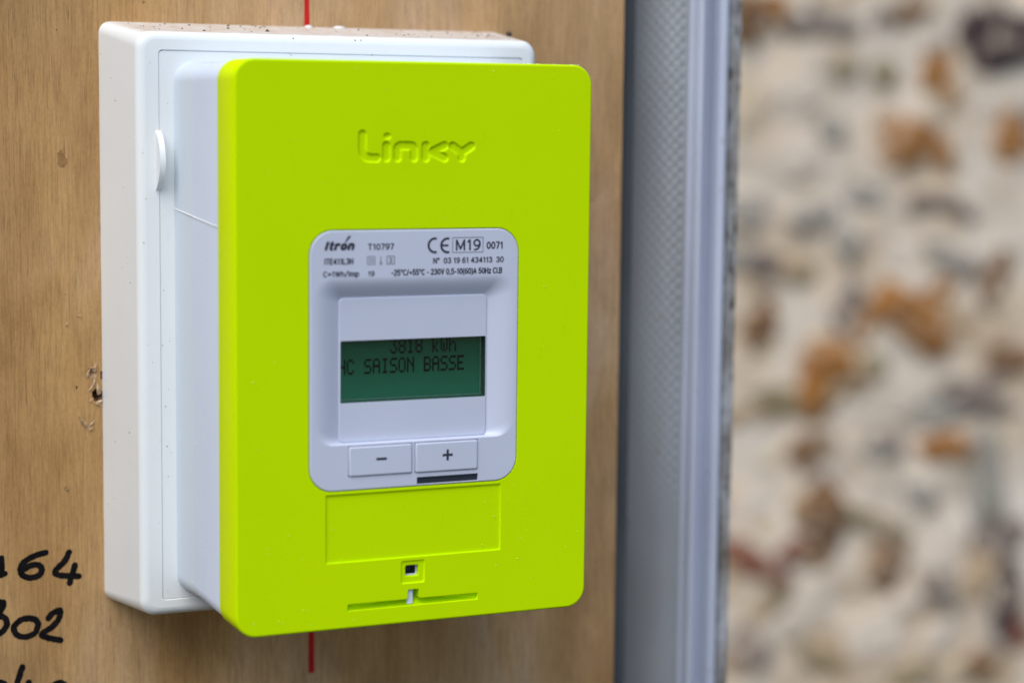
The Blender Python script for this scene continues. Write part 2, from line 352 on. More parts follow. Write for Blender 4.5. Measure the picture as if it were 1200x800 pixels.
for k in range(900):                                        # the wall goes on beyond the picture
    x = rs.uniform(1000, 2950); z = rs.uniform(-1600, 900)
    if 1602.32 < x < 2388.81 and -1084.46 < z < 348.19: continue
    w = rs.uniform(55, 150); h = w * rs.uniform(.4, .95)
    if any(math.hypot(x - a, z - b) < (c + w / 2) * 1.02 for a, b, c in placed): continue
    placed.append((x, z, w / 2)); put_stone(x, z, w, h, rs.uniform(-35, 35), rs.choice('obdgvpwwwgor'), k + 100)
    if len(placed) > 140: break

# ================================================================== RAIL and the weathered strip beside the board
rail = empty('trunking_rail', (170, 185, -330), 'grey dimpled trunking rail with narrow beads to the right of the plywood', 'rail')
Z0, Z1 = -330, 300
mb = MB(); prof = [(40, 192), (90, 192), (130, 192), (148, 192), (153, 191), (154.6, 188), (154.8, 180), (154.9, 170), (155, 162), (155.1, 158), (155.3, 156)]  # stretch behind the board is added, unseen, to keep light out of the gap
for i in range(1, 60):                                       # big rounded shoulder that rolls back into the gap beside the board
    a = math.pi / 2 * i / 60; prof.append((155.4 + 16.2 * (1 - math.cos(a)), 155 - 30 * math.sin(a)))
prof += [(171.7, 125.0), (172.2, 124.9), (172.8, 124.8), (173.4, 124.8)]
nz = 1000; vv = []; ff = []
for j in range(nz + 1):
    z = Z0 + (Z1 - Z0) * j / nz
    for (x, y) in prof:
        u = (x - (y - 125) * .5 - 140) / 5.0; w = z / 5.0                    # staggered dimples
        d1 = math.hypot(u - round(u), w - round(w)); d2 = math.hypot(u - .5 - round(u - .5), w - .5 - round(w - .5))
        vv.append((x, y + (.48 * smooth(-190, 60, z + 40 * noise.noise(Vector((x / 15, z / 30, 1)))) * (1 - smooth(.08, .40, min(d1, d2))) if y < 146 and x < 171.4 else 0), z))
n = len(prof)
mb.add(vv, [(j * n + i, j * n + i + 1, (j + 1) * n + i + 1, (j + 1) * n + i) for j in range(nz) for i in range(n - 1)])
mb.build('dimpled_web', WEB, rail)
GAP_SHADE = simple('gap_shade_strip', [(.3, (.070, .083, .100)), (.7, (.115, .130, .150))], 60, rough=.6, stretch=(1, 1, .2))  # dark tone that paints the shade in the gap beside the board
def extrude_profile(name, prof, mat, parent, z0=Z0, z1=Z1, closed=True, jitter=0, nz=1):
    m = MB(); n = len(prof); vv = []; ff = []
    for j in range(nz + 1):
        z = z0 + (z1 - z0) * j / nz
        for i, (x, y) in enumerate(prof):
            jx = jitter * (noise.noise(Vector((i * 7.3, z / 5.0, 2))) + .6 * noise.noise(Vector((i * 3.3, z / 1.7, 5)))) if jitter else 0
            vv.append((x + jx, y + jx * .6, z))
    for j in range(nz):
        for i in range(n if closed else n - 1):
            k = (i + 1) % n; ff.append((j * n + i, j * n + k, (j + 1) * n + k, (j + 1) * n + i))
    m.add(vv, ff); return m.build(name, mat, parent, recalc=True)
def arc(cx, cy, r, a0, a1, n): return [(cx + r * math.cos(math.radians(a0 + (a1 - a0) * i / n)), cy + r * math.sin(math.radians(a0 + (a1 - a0) * i / n))) for i in range(n + 1)]
# flange: plain strip, standing bead, shallow tray, rounded outer lip
extrude_profile('flange', [(173.2, 124.5), (174.2, 124.2), (174.7, 121.0)] + arc(176.2, 119.6, 1.6, 185, 355, 8)
                + [(177.9, 122.2), (178.4, 126.6), (184.2, 126.6), (185.0, 122.8)] + arc(187.3, 120.4, 2.2, 185, 360, 8) + [(189.9, 131), (189.7, 190), (188.2, 190), (188.2, 128.5), (173.2, 128.5)], RAIL, rail)
extrude_profile('gap_shade_strip', [(153.2, 187), (152.6, 152)] + arc(156.8, 147.5, 4.2, 190, 330, 12) + [(160.0, 150), (158.0, 187)], GAP_SHADE, rail, jitter=.12, nz=120)  # strip added to darken the gap, its shade is in the colour
strip = empty('weathered_batten', (204, 150, -330), 'narrow weathered batten with flaking white paint behind the outer lip of the rail', 'batten')
extrude_profile('edge_board', [(199.6, 136.2), (202, 135.4), (203.6, 135.2), (204.8, 135.6), (205.4, 137), (205.6, 141), (205.4, 148), (205.0, 156), (199.6, 156)], WEATH, strip, jitter=.85, nz=420)
extrude_profile('backing_strip', [(190.4, 144.5), (199.4, 144), (199.4, 155), (190.4, 155)], simple('grimy_timber', [(.3, (.05, .04, .03)), (.7, (.16, .125, .09))], 120, stretch=(1, 1, .2), bump=.4), strip, jitter=.3, nz=200)

# ================================================================== PLYWOOD BOARD
BY = 115
board = empty('plywood_board', (0, BY + 9, -300), 'upright tan plywood board with vertical grain that carries the white box', 'board')
GOUGE = [[[-86.58, -26.71], [-85.35, -25.47], [-83.32, -25.8], [-82.12, -27.08], [-81.99, -29.93], [-82.98, -31.11], [-85.0, -30.6], [-86.44, -28.91]], [[-88.26, -19.1], [-87.27, -17.11], [-85.66, -17.34], [-84.22, -18.86], [-84.73, -20.87], [-86.51, -21.2], [-87.96, -20.97]], [[-91.93, -35.54], [-90.32, -36.03], [-89.55, -38.92], [-87.94, -39.82], [-86.29, -37.05], [-85.9, -37.89], [-87.55, -40.65], [-89.56, -40.14]], [[-97.18, -62.5], [-96.37, -62.14], [-95.58, -63.01], [-96.23, -63.95], [-97.03, -63.41]], [[-92.59, -24.01], [-91.87, -24.36], [-92.2, -25.32], [-92.68, -24.97]], [[-83.25, -18.9], [-82.19, -18.94], [-82.15, -22.6], [-83.12, -21.75]]]
def ccw(p):
    a = sum(p[i - 1][0] * p[i][1] - p[i][0] * p[i - 1][1] for i in range(len(p))); return p if a > 0 else p[::-1]
def rough_poly(p, n=4, amp=.18, seed=0):
    out = []
    for i in range(len(p)):
        a, b = Vector(p[i]), Vector(p[(i + 1) % len(p)])
        for k in range(n):
            q = a.lerp(b, k / n); out.append((q.x + amp * noise.noise(Vector((q.x * 2, q.y * 2, seed))), q.y + amp * noise.noise(Vector((q.x * 2, q.y * 2, seed + 9)))))
    return out
gl = [rough_poly(ccw([tuple(q) for q in g]), 5, .55, i) for i, g in enumerate(GOUGE)]
gdepth = [4.5, 1.6, .9, 1.0, .8, 1.0]; gmat = [1, 2, 2, 2, 1, 1]
mb = MB(); outer = [(-330, -300), (136.6, -300), (136.6, 300), (-330, 300)]
mb.fill(outer, gl, BY)
for g, d, gm in zip(gl, gdepth, gmat):
    c = sum((Vector(p) for p in g), Vector((0, 0))) / len(g); rad = max((Vector(p) - c).length for p in g)
    rings = []
    for k, sc in enumerate((1, .86, .66, .4, .15)):
        rings.append([(c.x + (x - c.x) * sc, BY + (0 if k == 0 else d * (1 - sc ** 2) ** .7 * (1 + .5 * noise.noise(Vector((x * 1.9, z * 1.9, k * 1.3))))), c.y + (z - c.y) * sc) for x, z in g])
    mb.loft(rings, gm)
    mb.add(rings[-1], [tuple(range(len(g)))], gm)
mb.loft([at(outer, BY), at(outer, BY + 18)], 0, flat=True)
mb.fill(outer, (), BY + 18, 0, back=True)
mb.build('sheet', [WOOD, TORN, SPLINT], board)
rs = random.Random(11)
for (x, z, L, w, a) in ((-87.6, -18.6, 3.2, .8, 20), (-85.6, -20.8, 2.6, .7, -50), (-86.4, -17.4, 2.2, .6, 80), (-84.6, -31.2, 3.6, .9, -70), (-86.9, -29.6, 2.8, .6, 35), (-90.6, -37.0, 3.8, 1.1, -25), (-87.0, -40.6, 2.6, .8, 40), (-84.2, -25.2, 5.0, 1.5, -12), (-86.8, -25.0, 4.2, 1.2, 25), (-83.6, -30.4, 3.0, 1.4, 60), (-88.0, -19.8, 3.4, 1.4, -8), (-85.2, -17.0, 3.8, 1.3, 15), (-89.2, -38.6, 4.4, 1.5, -30), (-86.6, -38.4, 3.6, 1.1, 32), (-85.6, -22.6, 4.6, 1.1, 4), (-96.4, -63.0, 1.6, 1.3, 10), (-95.6, -0.5, 2.2, .6, 30), (-91, 2.4, 1.8, .5, 75)):
    m = MB(); ca, sa = math.cos(math.radians(a)), math.sin(math.radians(a))
    def P(u, v, y): return (x + u * sa + v * ca, y, z + u * ca - v * sa)
    m.add([P(-L / 2, -w / 2, BY + .1), P(-L / 2, w / 2, BY + .1), P(L / 2, 0, BY - .9), P(0, -w * .5, BY - .5), P(0, w * .5, BY - .3), P(-L * .1, 0, BY - .9)],
          [(0, 1, 4, 5), (0, 5, 3), (3, 5, 2), (5, 4, 2)], 0, True)
    m.build('splinter', SPLINT, board, recalc=True)
m = MB(); m.fill(rough_poly(ccw([tuple(q) for q in [[[-98.39, 62.9], [-96.79, 64.47], [-95.56, 61.96], [-94.32, 59.75], [-96.25, 57.54], [-98.13, 58.17]]][0]]), 5, .8, 4), (), BY - .05); m.build('resin_stain', STAIN, board)

def catmull(pts, n=8):
    P = [Vector(p) for p in pts]; P = [P[0] * 2 - P[1]] + P + [P[-1] * 2 - P[-2]]; out = []
    for i in range(1, len(P) - 2):
        for k in range(n):
            t = k / n; a, b, c, d = P[i - 1], P[i], P[i + 1], P[i + 2]
            out.append(.5 * ((2 * b) + (c - a) * t + (2 * a - 5 * b + 4 * c - d) * t * t + (3 * b - a - 3 * c + d) * t ** 3))
    out.append(P[-2]); return out
def ribbon(mb, pts, w, y, jit=0, seed=0, n=8, slope=0):
    c = catmull(pts, n) if len(pts) > 2 else [Vector(pts[0]).lerp(Vector(pts[1]), i / 12) for i in range(13)]
    L = []; R = []
    for i, p in enumerate(c):
        t = (c[min(i + 1, len(c) - 1)] - c[max(i - 1, 0)]).normalized(); nn = Vector((-t.y, t.x))
        k = w / 2 * (1 + jit * noise.noise(Vector((i * .55, seed, 1)))); k2 = w / 2 * (1 + jit * noise.noise(Vector((i * .55, seed, 7))))
        L.append(p + nn * k); R.append(p - nn * k2)
    t0 = (c[0] - c[1]).normalized(); t1 = (c[-1] - c[-2]).normalized()
    def cap(p, t):
        a0 = math.atan2(t.y, t.x); return [p + Vector((math.cos(a0 + a), math.sin(a0 + a))) * w / 2 for a in [math.radians(x) for x in (-90, -60, -30, 0, 30, 60, 90)]]
    vs = [(p.x, y - .0007 * i, p.y) for i, pr in enumerate(zip(L, R)) for p in pr]
    mb.add(vs, [(2 * i, 2 * i + 1, 2 * i + 3, 2 * i + 2) for i in range(len(c) - 1)], 0, True)
    for p, t, yy in ((c[0], t0, y + .003), (c[-1], t1, y - .0007 * len(c))):
        q = cap(p, t); mb.add([(a.x, yy, a.y) for a in q], [tuple(range(len(q)))], 0, True)
INKS = [[[-121.15, -87.46], [-121.06, -90.54], [-121.24, -92.86], [-122.25, -94.09]], [[-122.82, -94.27], [-121.54, -94.01], [-119.97, -93.48]], [[-104.71, -86.71], [-108.53, -87.51], [-112.5, -89.4], [-114.18, -91.83], [-113.79, -94.21], [-111.52, -95.72], [-108.65, -95.67], [-106.69, -94.51], [-106.37, -92.47], [-107.79, -91.17], [-110.38, -91.11], [-112.69, -92.32]], [[-95.88, -87.26], [-97.74, -90.58], [-101.42, -94.5], [-98.18, -96.1], [-92.36, -96.81]], [[-93.76, -92.39], [-94.68, -95.65], [-95.82, -99.12]], [[-123.41, -104.39], [-121.63, -104.25], [-120.72, -104.78], [-122.05, -108.03], [-123.07, -109.41]], [[-123.07, -109.77], [-121.23, -109.72], [-119.76, -111.18], [-119.79, -113.39], [-121.1, -115.33], [-123.18, -116.38]], [[-111.39, -111.22], [-114.63, -111.81], [-117.03, -114.38], [-116.14, -117.05], [-113.08, -118.31], [-109.47, -117.32], [-108.06, -114.49], [-108.89, -112.19], [-111.39, -111.22]], [[-104.05, -112.04], [-102.36, -110.2], [-99.66, -109.33], [-100.06, -112.26], [-102.21, -115.04], [-106.15, -117.49], [-106.31, -118.51], [-103.43, -119.83], [-99.6, -120.94]], [[-114.11, -129.83], [-115.32, -133.42], [-116.44, -136.64]], [[-123.2, -134.81], [-121.78, -135.11], [-120.72, -135.81]], [[-111.76, -136.02], [-112.07, -137.48]], [[-102.01, -137.8], [-100.18, -137.32], [-98.36, -138.18]]]
for grp in ([0, 1], [2], [3, 4], [5, 6], [7], [8], [9], [10], [11], [12]):
    m = MB()
    for k, g in enumerate(grp): ribbon(m, INKS[g], 2.35 if g > 1 else 2.1, BY - .06 - .02 * k, .22, g * 3.1)
    m.build('handwritten_digit', MARKER, board, recalc=False)
m = MB(); m2 = []
zz = [-144.0 + i * (444.0 / 150) for i in range(151)]
for i, z in enumerate(zz):
    cx = -1.36 + (120 - z) / 264 * 1.93; w = 1.05 + (120 - z) / 264 * .2
    m2 += [(cx - w - .12 * noise.noise(Vector((z * .7, 1, 0))), BY - .05, z), (cx + w + .12 * noise.noise(Vector((z * .7, 5, 0))), BY - .05, z)]
m.add(m2, [(2 * i, 2 * i + 1, 2 * i + 3, 2 * i + 2) for i in range(150)], 0, True)
m.build('red_line', REDINK, board)

# ================================================================== WHITE MOUNTING BOX
box = empty('mounting_box', (0, BY, -106), 'shallow white plastic backing box fixed to the plywood behind the lime meter', 'box')
F = (-78.9, 77.6, -104.6, 107.4); Bk = (-82.5, 81.2, -107.2, 111.8); FY = 73.0
def boxloop(t, r):                                           # t 0 front, 1 back
    return rrect(*[a + (b - a) * t for a, b in zip(F, Bk)], r, 8)
loops = []
R0 = 3.2
for k in range(7):
    a = math.pi / 2 * k / 6; ins = R0 * (1 - math.sin(a))
    loops.append(at(rrect(F[0] + ins, F[1] - ins, F[2] + ins, F[3] - ins, 6 - ins * .6, 8), FY + R0 * (1 - math.cos(a))))
for t in (.3, .65, 1): loops.append(at(boxloop(t, 6 - 1.5 * t), FY + R0 + (BY - FY - R0) * t))
PN = (-71.1, 71.9, -98.9, 100.8)
mb = MB(); mb.loft(loops)
front = rrect(F[0] + R0, F[1] - R0, F[2] + R0, F[3] - R0, 6 - R0 * .6, 8)
hole = rrect(*PN, 1.6, 6)
mb.fill(front, [hole], FY)
recess(mb, hole, .35, 2.2, 0, fmi=0, y0=FY)
mb.build('housing', WHITE, box)
mb = MB(); pl = []
P2 = (PN[0] + .30, PN[1] - .30, PN[2] + .30, PN[3] - .30)
for k in range(5):
    a = math.pi / 2 * k / 4; i_ = .5 * (1 - math.sin(a)); pl.append(at(rr_in(*P2, 1.5, i_, 6), FY + .35 + .5 * (1 - math.cos(a))))
pl.append(at(rrect(*P2, 1.5, 6), FY + 2.1)); mb.loft(pl); mb.fill(rr_in(*P2, 1.5, .5, 6), (), FY + .35)
mb.build('front_panel', WHITE, box)
# half-moon grip standing out of the panel seam
mb = MB(); zc, ch, sg = 61.4, 10.8, 7.0; Rr = (ch * ch + sg * sg) / (2 * sg); arcp = []
a1 = math.asin(ch / Rr)
for i in range(25):
    a = -a1 + 2 * a1 * i / 24; arcp.append((FY + .3 - (Rr * math.cos(a) - (Rr - sg)), zc + Rr * math.sin(a)))
prof = arcp + [(FY + 1.2, zc + ch), (FY + 1.2, zc - ch)]
xa, xb = -72.3, -70.2
vsL = [(xa, y, z) for y, z in prof]; vsR = [(xb, y, z) for y, z in prof]; n = len(prof)
mb.add(vsL, [tuple(range(n))], 0, True); mb.add(vsR, [tuple(reversed(range(n)))], 0, True)
mb.add(vsL + vsR, [(i, n + i, n + (i + 1) % n, (i + 1) % n) for i in range(n)], 0)
mb.build('grip_tab', WHITE, box, recalc=True)
rs = random.Random(5)
def crumbs(name, mat, parent, pts, sizes):
    m = MB(); base = [(0, 0, 1), (1, 0, 0), (0, 1, 0), (-1, 0, 0), (0, -1, 0), (0, 0, -1)]; fc = [(0, 1, 2), (0, 2, 3), (0, 3, 4), (0, 4, 1), (5, 2, 1), (5, 3, 2), (5, 4, 3), (5, 1, 4)]
    for (x, y, z), s_ in zip(pts, sizes):
        k = [rs.uniform(.5, 1.1) for _ in range(6)]; m.add([(x + b[0] * s_ * q * rs.uniform(.8, 1.5), y + b[1] * s_ * q, z + b[2] * s_ * q * .8) for b, q in zip(base, k)], fc, 0, True)
    o = m.build(name, mat, parent, weld=False); o['kind'] = 'stuff'; return o
def top_z(x, y): t = max(0, (y - FY - R0) / (BY - FY - R0)); return F[3] + (Bk[3] - F[3]) * t
pts = []; sz = []
for _ in range(80):
    x, y = rs.uniform(-76, 72), rs.uniform(78, 114); pts.append((x, y, top_z(x, y) + .1)); sz.append(rs.choice([.2, .25, .3, .45, .65]))
for _ in range(14):
    x = rs.uniform(-70, 60); pts.append((x, FY + .3, rs.uniform(99.5, 106))); sz.append(rs.uniform(.15, .4))
for _ in range(26):
    z = rs.uniform(-98, 98); pts.append((rs.uniform(-77, -66.5), FY + .05, z)); sz.append(rs.uniform(.12, .3))
for _ in range(16):
    t = rs.uniform(.1, .95); pts.append((F[0] + (Bk[0] - F[0]) * t, FY + R0 + (BY - FY - R0) * t, rs.uniform(-95, 100))); sz.append(rs.uniform(.15, .35))
crumbs('dirt_specks', CRUMB, box, pts, sz)
for x, w in ((-1.2, 3.6), (11.2, 4.6)): blob('sealant_flake', LINT, box, (x, 113.6, 111.6), 1, x, 2, .5, (w * .5, 1.2, .8))
seed = blob('seed', SEEDM, None, (75.4, 95, 110.4), 1.15, 2, 3, .12, (1, .9, .95))
seed['label'] = 'tiny shiny dark seed on the top edge of the white box'; seed['category'] = 'seed'

# ================================================================== ELECTRICITY METER
meter = empty('electricity_meter', (0, 75, -96), 'electricity meter with lime green front, grey display bezel and two buttons', 'meter')
MX0, MX1, MZ0, MZ1 = -65.0, 65.0, -96.5, 96.5; RC = 7.2
# ---- base and body
def shell(name, y0, y1, i0, i1, mat, lip=.35):
    m = MB(); ls = [at(rr_in(MX0, MX1, MZ0, MZ1, RC, i0 + lip), y0), at(rr_in(MX0, MX1, MZ0, MZ1, RC, i0 + lip * .3), y0 + lip * .3), at(rr_in(MX0, MX1, MZ0, MZ1, RC, i0), y0 + lip), at(rr_in(MX0, MX1, MZ0, MZ1, RC, i1), y1)]
    m.loft(ls); m.fill(rr_in(MX0, MX1, MZ0, MZ1, RC, i0 + lip), (), y0); m.fill(rr_in(MX0, MX1, MZ0, MZ1, RC, i1), (), y1, back=True)
    return m.build(name, mat, meter)
shell('base', 53.05, FY + .33, .75, -.35, BASEP, .2)
shell('body', 20.05, 53.0, .45, .70, SIDE, .1)
m = MB(); th = [(-65.38, 73.0, 44.2), (-64.40, 53.2, 42.35), (-64.62, 20.3, 40.25)]
def tube(m, pts, r, n=6):
    rings = []
    for i, p in enumerate(pts):
        p = Vector(p); t = (Vector(pts[min(i + 1, len(pts) - 1)]) - Vector(pts[max(i - 1, 0)])).normalized()
        a = t.cross(Vector((1, 0, 0))).normalized(); b = t.cross(a)
        rings.append([tuple(p + (a * math.cos(2 * math.pi * k / n) + b * math.sin(2 * math.pi * k / n)) * r) for k in range(n)])
    m.loft(rings)
thp = []
for i in range(31):
    t = i / 30 * 2; a, b = (th[0], th[1]) if t < 1 else (th[1], th[2]); q = Vector(a).lerp(Vector(b), t if t < 1 else t - 1)
    thp.append((q.x, q.y, q.z + .12 * noise.noise(Vector((i * .4, 0, 0)))))
tube(m, thp, .17); m.build('stray_thread', LINT, meter, recalc=True)

# ---- lime front cover
BZ = (-39.15, 37.25, -48.5, 39.85); BR = 8.2                  # bezel outline
holes = []
mb = MB(); EB = .8
loops = []
for k in range(6):
    a = math.pi / 2 * k / 5; i_ = EB * (1 - math.sin(a)); loops.append(at(rr_in(MX0, MX1, MZ0, MZ1, RC, i_, 10), EB * (1 - math.cos(a))))
mb.loft(loops, 0)
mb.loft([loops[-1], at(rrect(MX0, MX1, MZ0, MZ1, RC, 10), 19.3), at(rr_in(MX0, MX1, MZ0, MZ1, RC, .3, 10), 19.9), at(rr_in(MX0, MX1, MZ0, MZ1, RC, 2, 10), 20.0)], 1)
fout = rr_in(MX0, MX1, MZ0, MZ1, RC, EB, 10)
bezhole = rr_in(*BZ, BR, -.5, 10)
holes.append(bezhole)
recess(mb, bezhole, .3, 10.0, 0, fmi=2)
lab = rrect(-33.55, 31.65, -73.5, -49.6, .5, 4); holes.append(lab); recess(mb, lab, .28, .55, 0, ins=.3)
sq = rrect(-6.0, 2.9, -82.6, -74.45, .8, 4); sqh = rrect(-4.45, 1.05, -80.35, -75.95, 1.0, 4)
holes.append(sq)
ls = [at(inset(sq, .35 * k / 3), .5 * smooth(0, 1, k / 3)) for k in range(4)]; mb.loft(ls, 0)
mb.fill(inset(sq, .35), [sqh], .5); recess(mb, sqh, .3, 6.0, 0, fmi=2, y0=.5)
slot = ccw([(-25.6, -90.5), (23.1, -90.5), (23.1, -87.9), (.9, -87.9), (.9, -84.6), (-3.5, -84.6), (-3.5, -87.9), (-25.6, -87.9)])
slot2 = []
for i, p in enumerate(slot):                                    # short rounded corners
    a, b, c = Vector(slot[i - 1]), Vector(p), Vector(slot[(i + 1) % len(slot)])
    u = (a - b).normalized() * .5; v = (c - b).normalized() * .5
    slot2 += [tuple(b + u), tuple(b + (u + v) * .29), tuple(b + v)]
holes.append(slot2)
recess(mb, slot2, .3, lambda x, z: 4.6 if (-3.8 < x < 1.2) else max(1.6, 5.2 - 3.4 * (abs(x + 1.3) / 24.5) ** .9), 0, ins=.2)
# logo sunk in the cover: a fine height field set into the face
LG = [[-20.8, 72.73], [-20.78, 66.73], [-19.66, 64.12], [-14.91, 63.87], [-11.97, 71.21], [-11.95, 68.59], [-11.93, 63.61], [-8.15, 63.61], [-8.18, 68.61], [-1.95, 68.63], [-1.92, 63.62], [2.22, 68.65], [2.25, 63.62], [9.22, 68.67], [4.07, 66.17], [9.26, 63.63], [12.11, 68.68], [15.61, 66.03], [19.07, 68.71], [15.63, 63.63]]
strokes = [
 [(-20.5, 71.9), (-20.5, 67.0), (-20.2, 65.3), (-19.2, 64.3), (-17.7, 64.0), (-15.4, 64.0)],
 [(-11.95, 71.35), (-11.35, 71.35)],
 [(-11.95, 68.1), (-11.95, 64.1)],
 [(-7.95, 64.1), (-7.95, 67.3), (-7.6, 67.9), (-7.0, 68.15), (-3.2, 68.15), (-2.4, 67.9), (-2.0, 67.3), (-2.0, 64.1)],
 [(2.3, 68.2), (2.3, 64.1)],
 [(9.2, 68.2), (4.6, 66.15), (9.2, 64.1)],
 [(12.2, 68.1), (15.6, 65.9), (19.1, 68.1)], [(15.6, 65.9), (15.6, 64.1)]]
def segd(px, pz, a, b):
    vx, vz = b[0] - a[0], b[1] - a[1]; L = vx * vx + vz * vz
    t = max(0, min(1, ((px - a[0]) * vx + (pz - a[1]) * vz) / L)) if L else 0
    return math.hypot(px - a[0] - t * vx, pz - a[1] - t * vz)
segs = [(st[i], st[i + 1], .95 if k == 1 else 1.42) for k, st in enumerate(strokes) for i in range(len(st) - 1)]
gx0, gx1, gz0, gz1 = -24.0, 22.4, 60.6, 75.4; st_ = .2
nx, nzz = int(round((gx1 - gx0) / st_)), int(round((gz1 - gz0) / st_))
def lh(x, z):
    d = min(segd(x, z, a, b) - w for a, b, w in segs); return .6 * (1 - smooth(-.40, .22, d))
gv = [(gx0 + (gx1 - gx0) * i / nx, lh(gx0 + (gx1 - gx0) * i / nx, gz0 + (gz1 - gz0) * j / nzz), gz0 + (gz1 - gz0) * j / nzz) for j in range(nzz + 1) for i in range(nx + 1)]
mb.add(gv, [(j * (nx + 1) + i, j * (nx + 1) + i + 1, (j + 1) * (nx + 1) + i + 1, (j + 1) * (nx + 1) + i) for j in range(nzz) for i in range(nx)])
X = lambda i: gx0 + (gx1 - gx0) * i / nx
Zf = lambda j: gz0 + (gz1 - gz0) * j / nzz
lgb = [(X(i), gz0) for i in range(nx)] + [(gx1, Zf(j)) for j in range(nzz)] + [(X(i), gz1) for i in range(nx, 0, -1)] + [(gx0, Zf(j)) for j in range(nzz, 0, -1)]
holes.append(lgb)
mb.fill(fout, holes, 0.0)
cover = mb.build('front_cover', [LIME, LIME_LIT, GAP], meter)
m = MB(); pl = rrect(-3.25, -1.1, -90.1, -85.0, .4, 3)
m.loft([at(inset(pl, .25), .9), at(pl, 1.15), at(pl, 3.5)]); m.fill(inset(pl, .25), (), .9); m.build('latch', SIDE, meter)
m = MB(); pl = rrect(-4.0, .6, -80.0, -76.3, .6, 3); m.loft([at(pl, 2.0), at(pl, 6.3)]); m.loft([at(pl, 2.0), at(inset(pl, .4), 2.3)]); m.loft([at(inset(pl, .4), 2.3), at(inset(pl, .55), 5.8)], 1); m.fill(inset(pl, .55), (), 5.8, 1); m.build('seal_socket', [GREY, DARK], meter)
rs = random.Random(21)
pts = [(rs.uniform(-62, 62), -.02, rs.uniform(-95, 95) if i % 3 else rs.uniform(-95, -60)) for i in range(130)]
pts = [q for q in pts if not (-40 < q[0] < 38 and -49 < q[2] < 40) and not (-27 < q[0] < 24 and -92 < q[2] < -48)]
crumbs('pollen_specks', LIMEDUST, meter, pts, [rs.uniform(.12, .27) for _ in pts])
pts = [(rs.uniform(-60, 62), rs.uniform(.5, 19), 96.5) for i in range(50)]
pts += [(rs.uniform(40, 62), rs.uniform(.4, 8), 96.55) for i in range(30)]
crumbs('top_grit', LINT, meter, pts, [rs.uniform(.12, .35) for _ in pts])
pts = [(-64.5, rs.uniform(22, 72), rs.uniform(-92, 92) if i % 2 else rs.uniform(-92, 0)) for i in range(110)]
crumbs('side_dust', LINT, meter, pts, [rs.uniform(.12, .28) for _ in pts])

# ---- grey bezel
mb = MB(); BYF = -.2; lb = .45
loops = []
for k in range(6):
    a = math.pi / 2 * k / 5; loops.append(at(rr_in(*BZ, BR, lb * (1 - math.sin(a)), 10), BYF + lb * (1 - math.cos(a))))
loops.append(at(rrect(*BZ, BR, 10), 9.5)); mb.loft(loops)
bo = rr_in(*BZ, BR, lb, 10)
sc0 = (-37.6, 36.2, -32.9, 24.0); sc1 = (-27.9, 26.45, -32.4, 16.9); PY = 2.25
ls = []
for k in range(15):
    t = k / 14; c = [a + (b - a) * t for a, b in zip(sc0, sc1)]
    yy = BYF + (PY + .45 - BYF) * (.25 * smooth(0, 1, t) + .75 * t ** 1.9)
    lp = rrect(*c, 6.6 + (1.6 - 6.6) * t, 8); ls.append(at(lp, yy))
mb.loft(ls)
panel_loop = [(x, z) for x, y, z in ls[-1]]; scoop_loop = [(x, z) for x, y, z in ls[0]]
WIN = (-27.45, 26.05, -18.8, 2.36); LY = 5.6
win = rrect(*WIN, .35, 3)
plate = [inset(panel_loop, d) for d in (.0, .05, .14, .26)]                # the display plate stands a little proud of the hollow
mb.loft([at(plate[3], PY), at(plate[2], PY + .05), at(plate[1], PY + .16), at(plate[0], PY + .45)])
mb.fill(plate[3], [win], PY)
B1 = (-25.5, -2.05, -44.0, -33.3); B2 = (-1.25, 22.5, -44.1, -33.3); PT = (-.4, 22.7, -48.0, -45.4)
bh1, bh2, ph = rrect(*B1, .3, 3), rrect(*B2, .3, 3), rrect(*PT, .25, 3)
for h in (bh1, bh2): recess(mb, h, .15, 2.2, 0, fmi=1, y0=BYF, ins=.1)
recess(mb, ph, .12, 2.0, 0, fmi=1, y0=BYF, ins=.08)
mb.fill(bo, [scoop_loop, bh1, bh2, ph], BYF)
bezel = mb.build('bezel', [GREY, GAP], meter)
# display window
m = MB(); m.loft([at(win, PY), at(inset(win, .02), LY)], 0); m.build('window_surround', LCDWALL, meter)
dsp = MB(); dsp.fill(win, (), LY); dsp = dsp.build('display', LCD, meter)
m = MB()                                                   # pale glass edge along the right and the bottom of the window
m.box(WIN[1] - .75, WIN[1] - .42, LY - .25, LY - .02, WIN[2] + .5, WIN[3] - .6); m.box(WIN[0] + .3, WIN[1] - .80, LY - .25, LY - .02, WIN[2] + .48, WIN[2] + .70); m.build('glass_edge', LCDRIM, dsp)
m = MB(); m.fill(inset(win, .08), (), LY - .7); m.fill(inset(win, .08), (), LY - .4, back=True); m.loft([at(inset(win, .08), LY - .7), at(inset(win, .08), LY - .4)], 0, flat=True); m.build('window_pane', GLASS, meter)
FONT = {'H': '10001 10001 10001 11111 10001 10001 10001', 'C': '01110 10001 10000 10000 10000 10001 01110', 'S': '01111 10000 10000 01110 00001 00001 11110', 'A': '01110 10001 10001 11111 10001 10001 10001', 'I': '01110 00100 00100 00100 00100 00100 01110', 'O': '01110 10001 10001 10001 10001 10001 01110', 'N': '10001 11001 10101 10011 10001 10001 10001', 'B': '11110 10001 10001 11110 10001 10001 11110', 'E': '11111 10000 10000 11110 10000 10000 11111', '3': '11111 00010 00100 00010 00001 10001 01110', '8': '01110 10001 10001 01110 10001 10001 01110', '1': '00100 01100 00100 00100 00100 00100 01110', 'k': '10000 10000 10010 10100 11000 10100 10010', 'W': '10001 10001 10001 10101 10101 10101 01010', 'h': '10000 10000 10110 11001 10001 10001 10001', ' ': '00000 ' * 7}
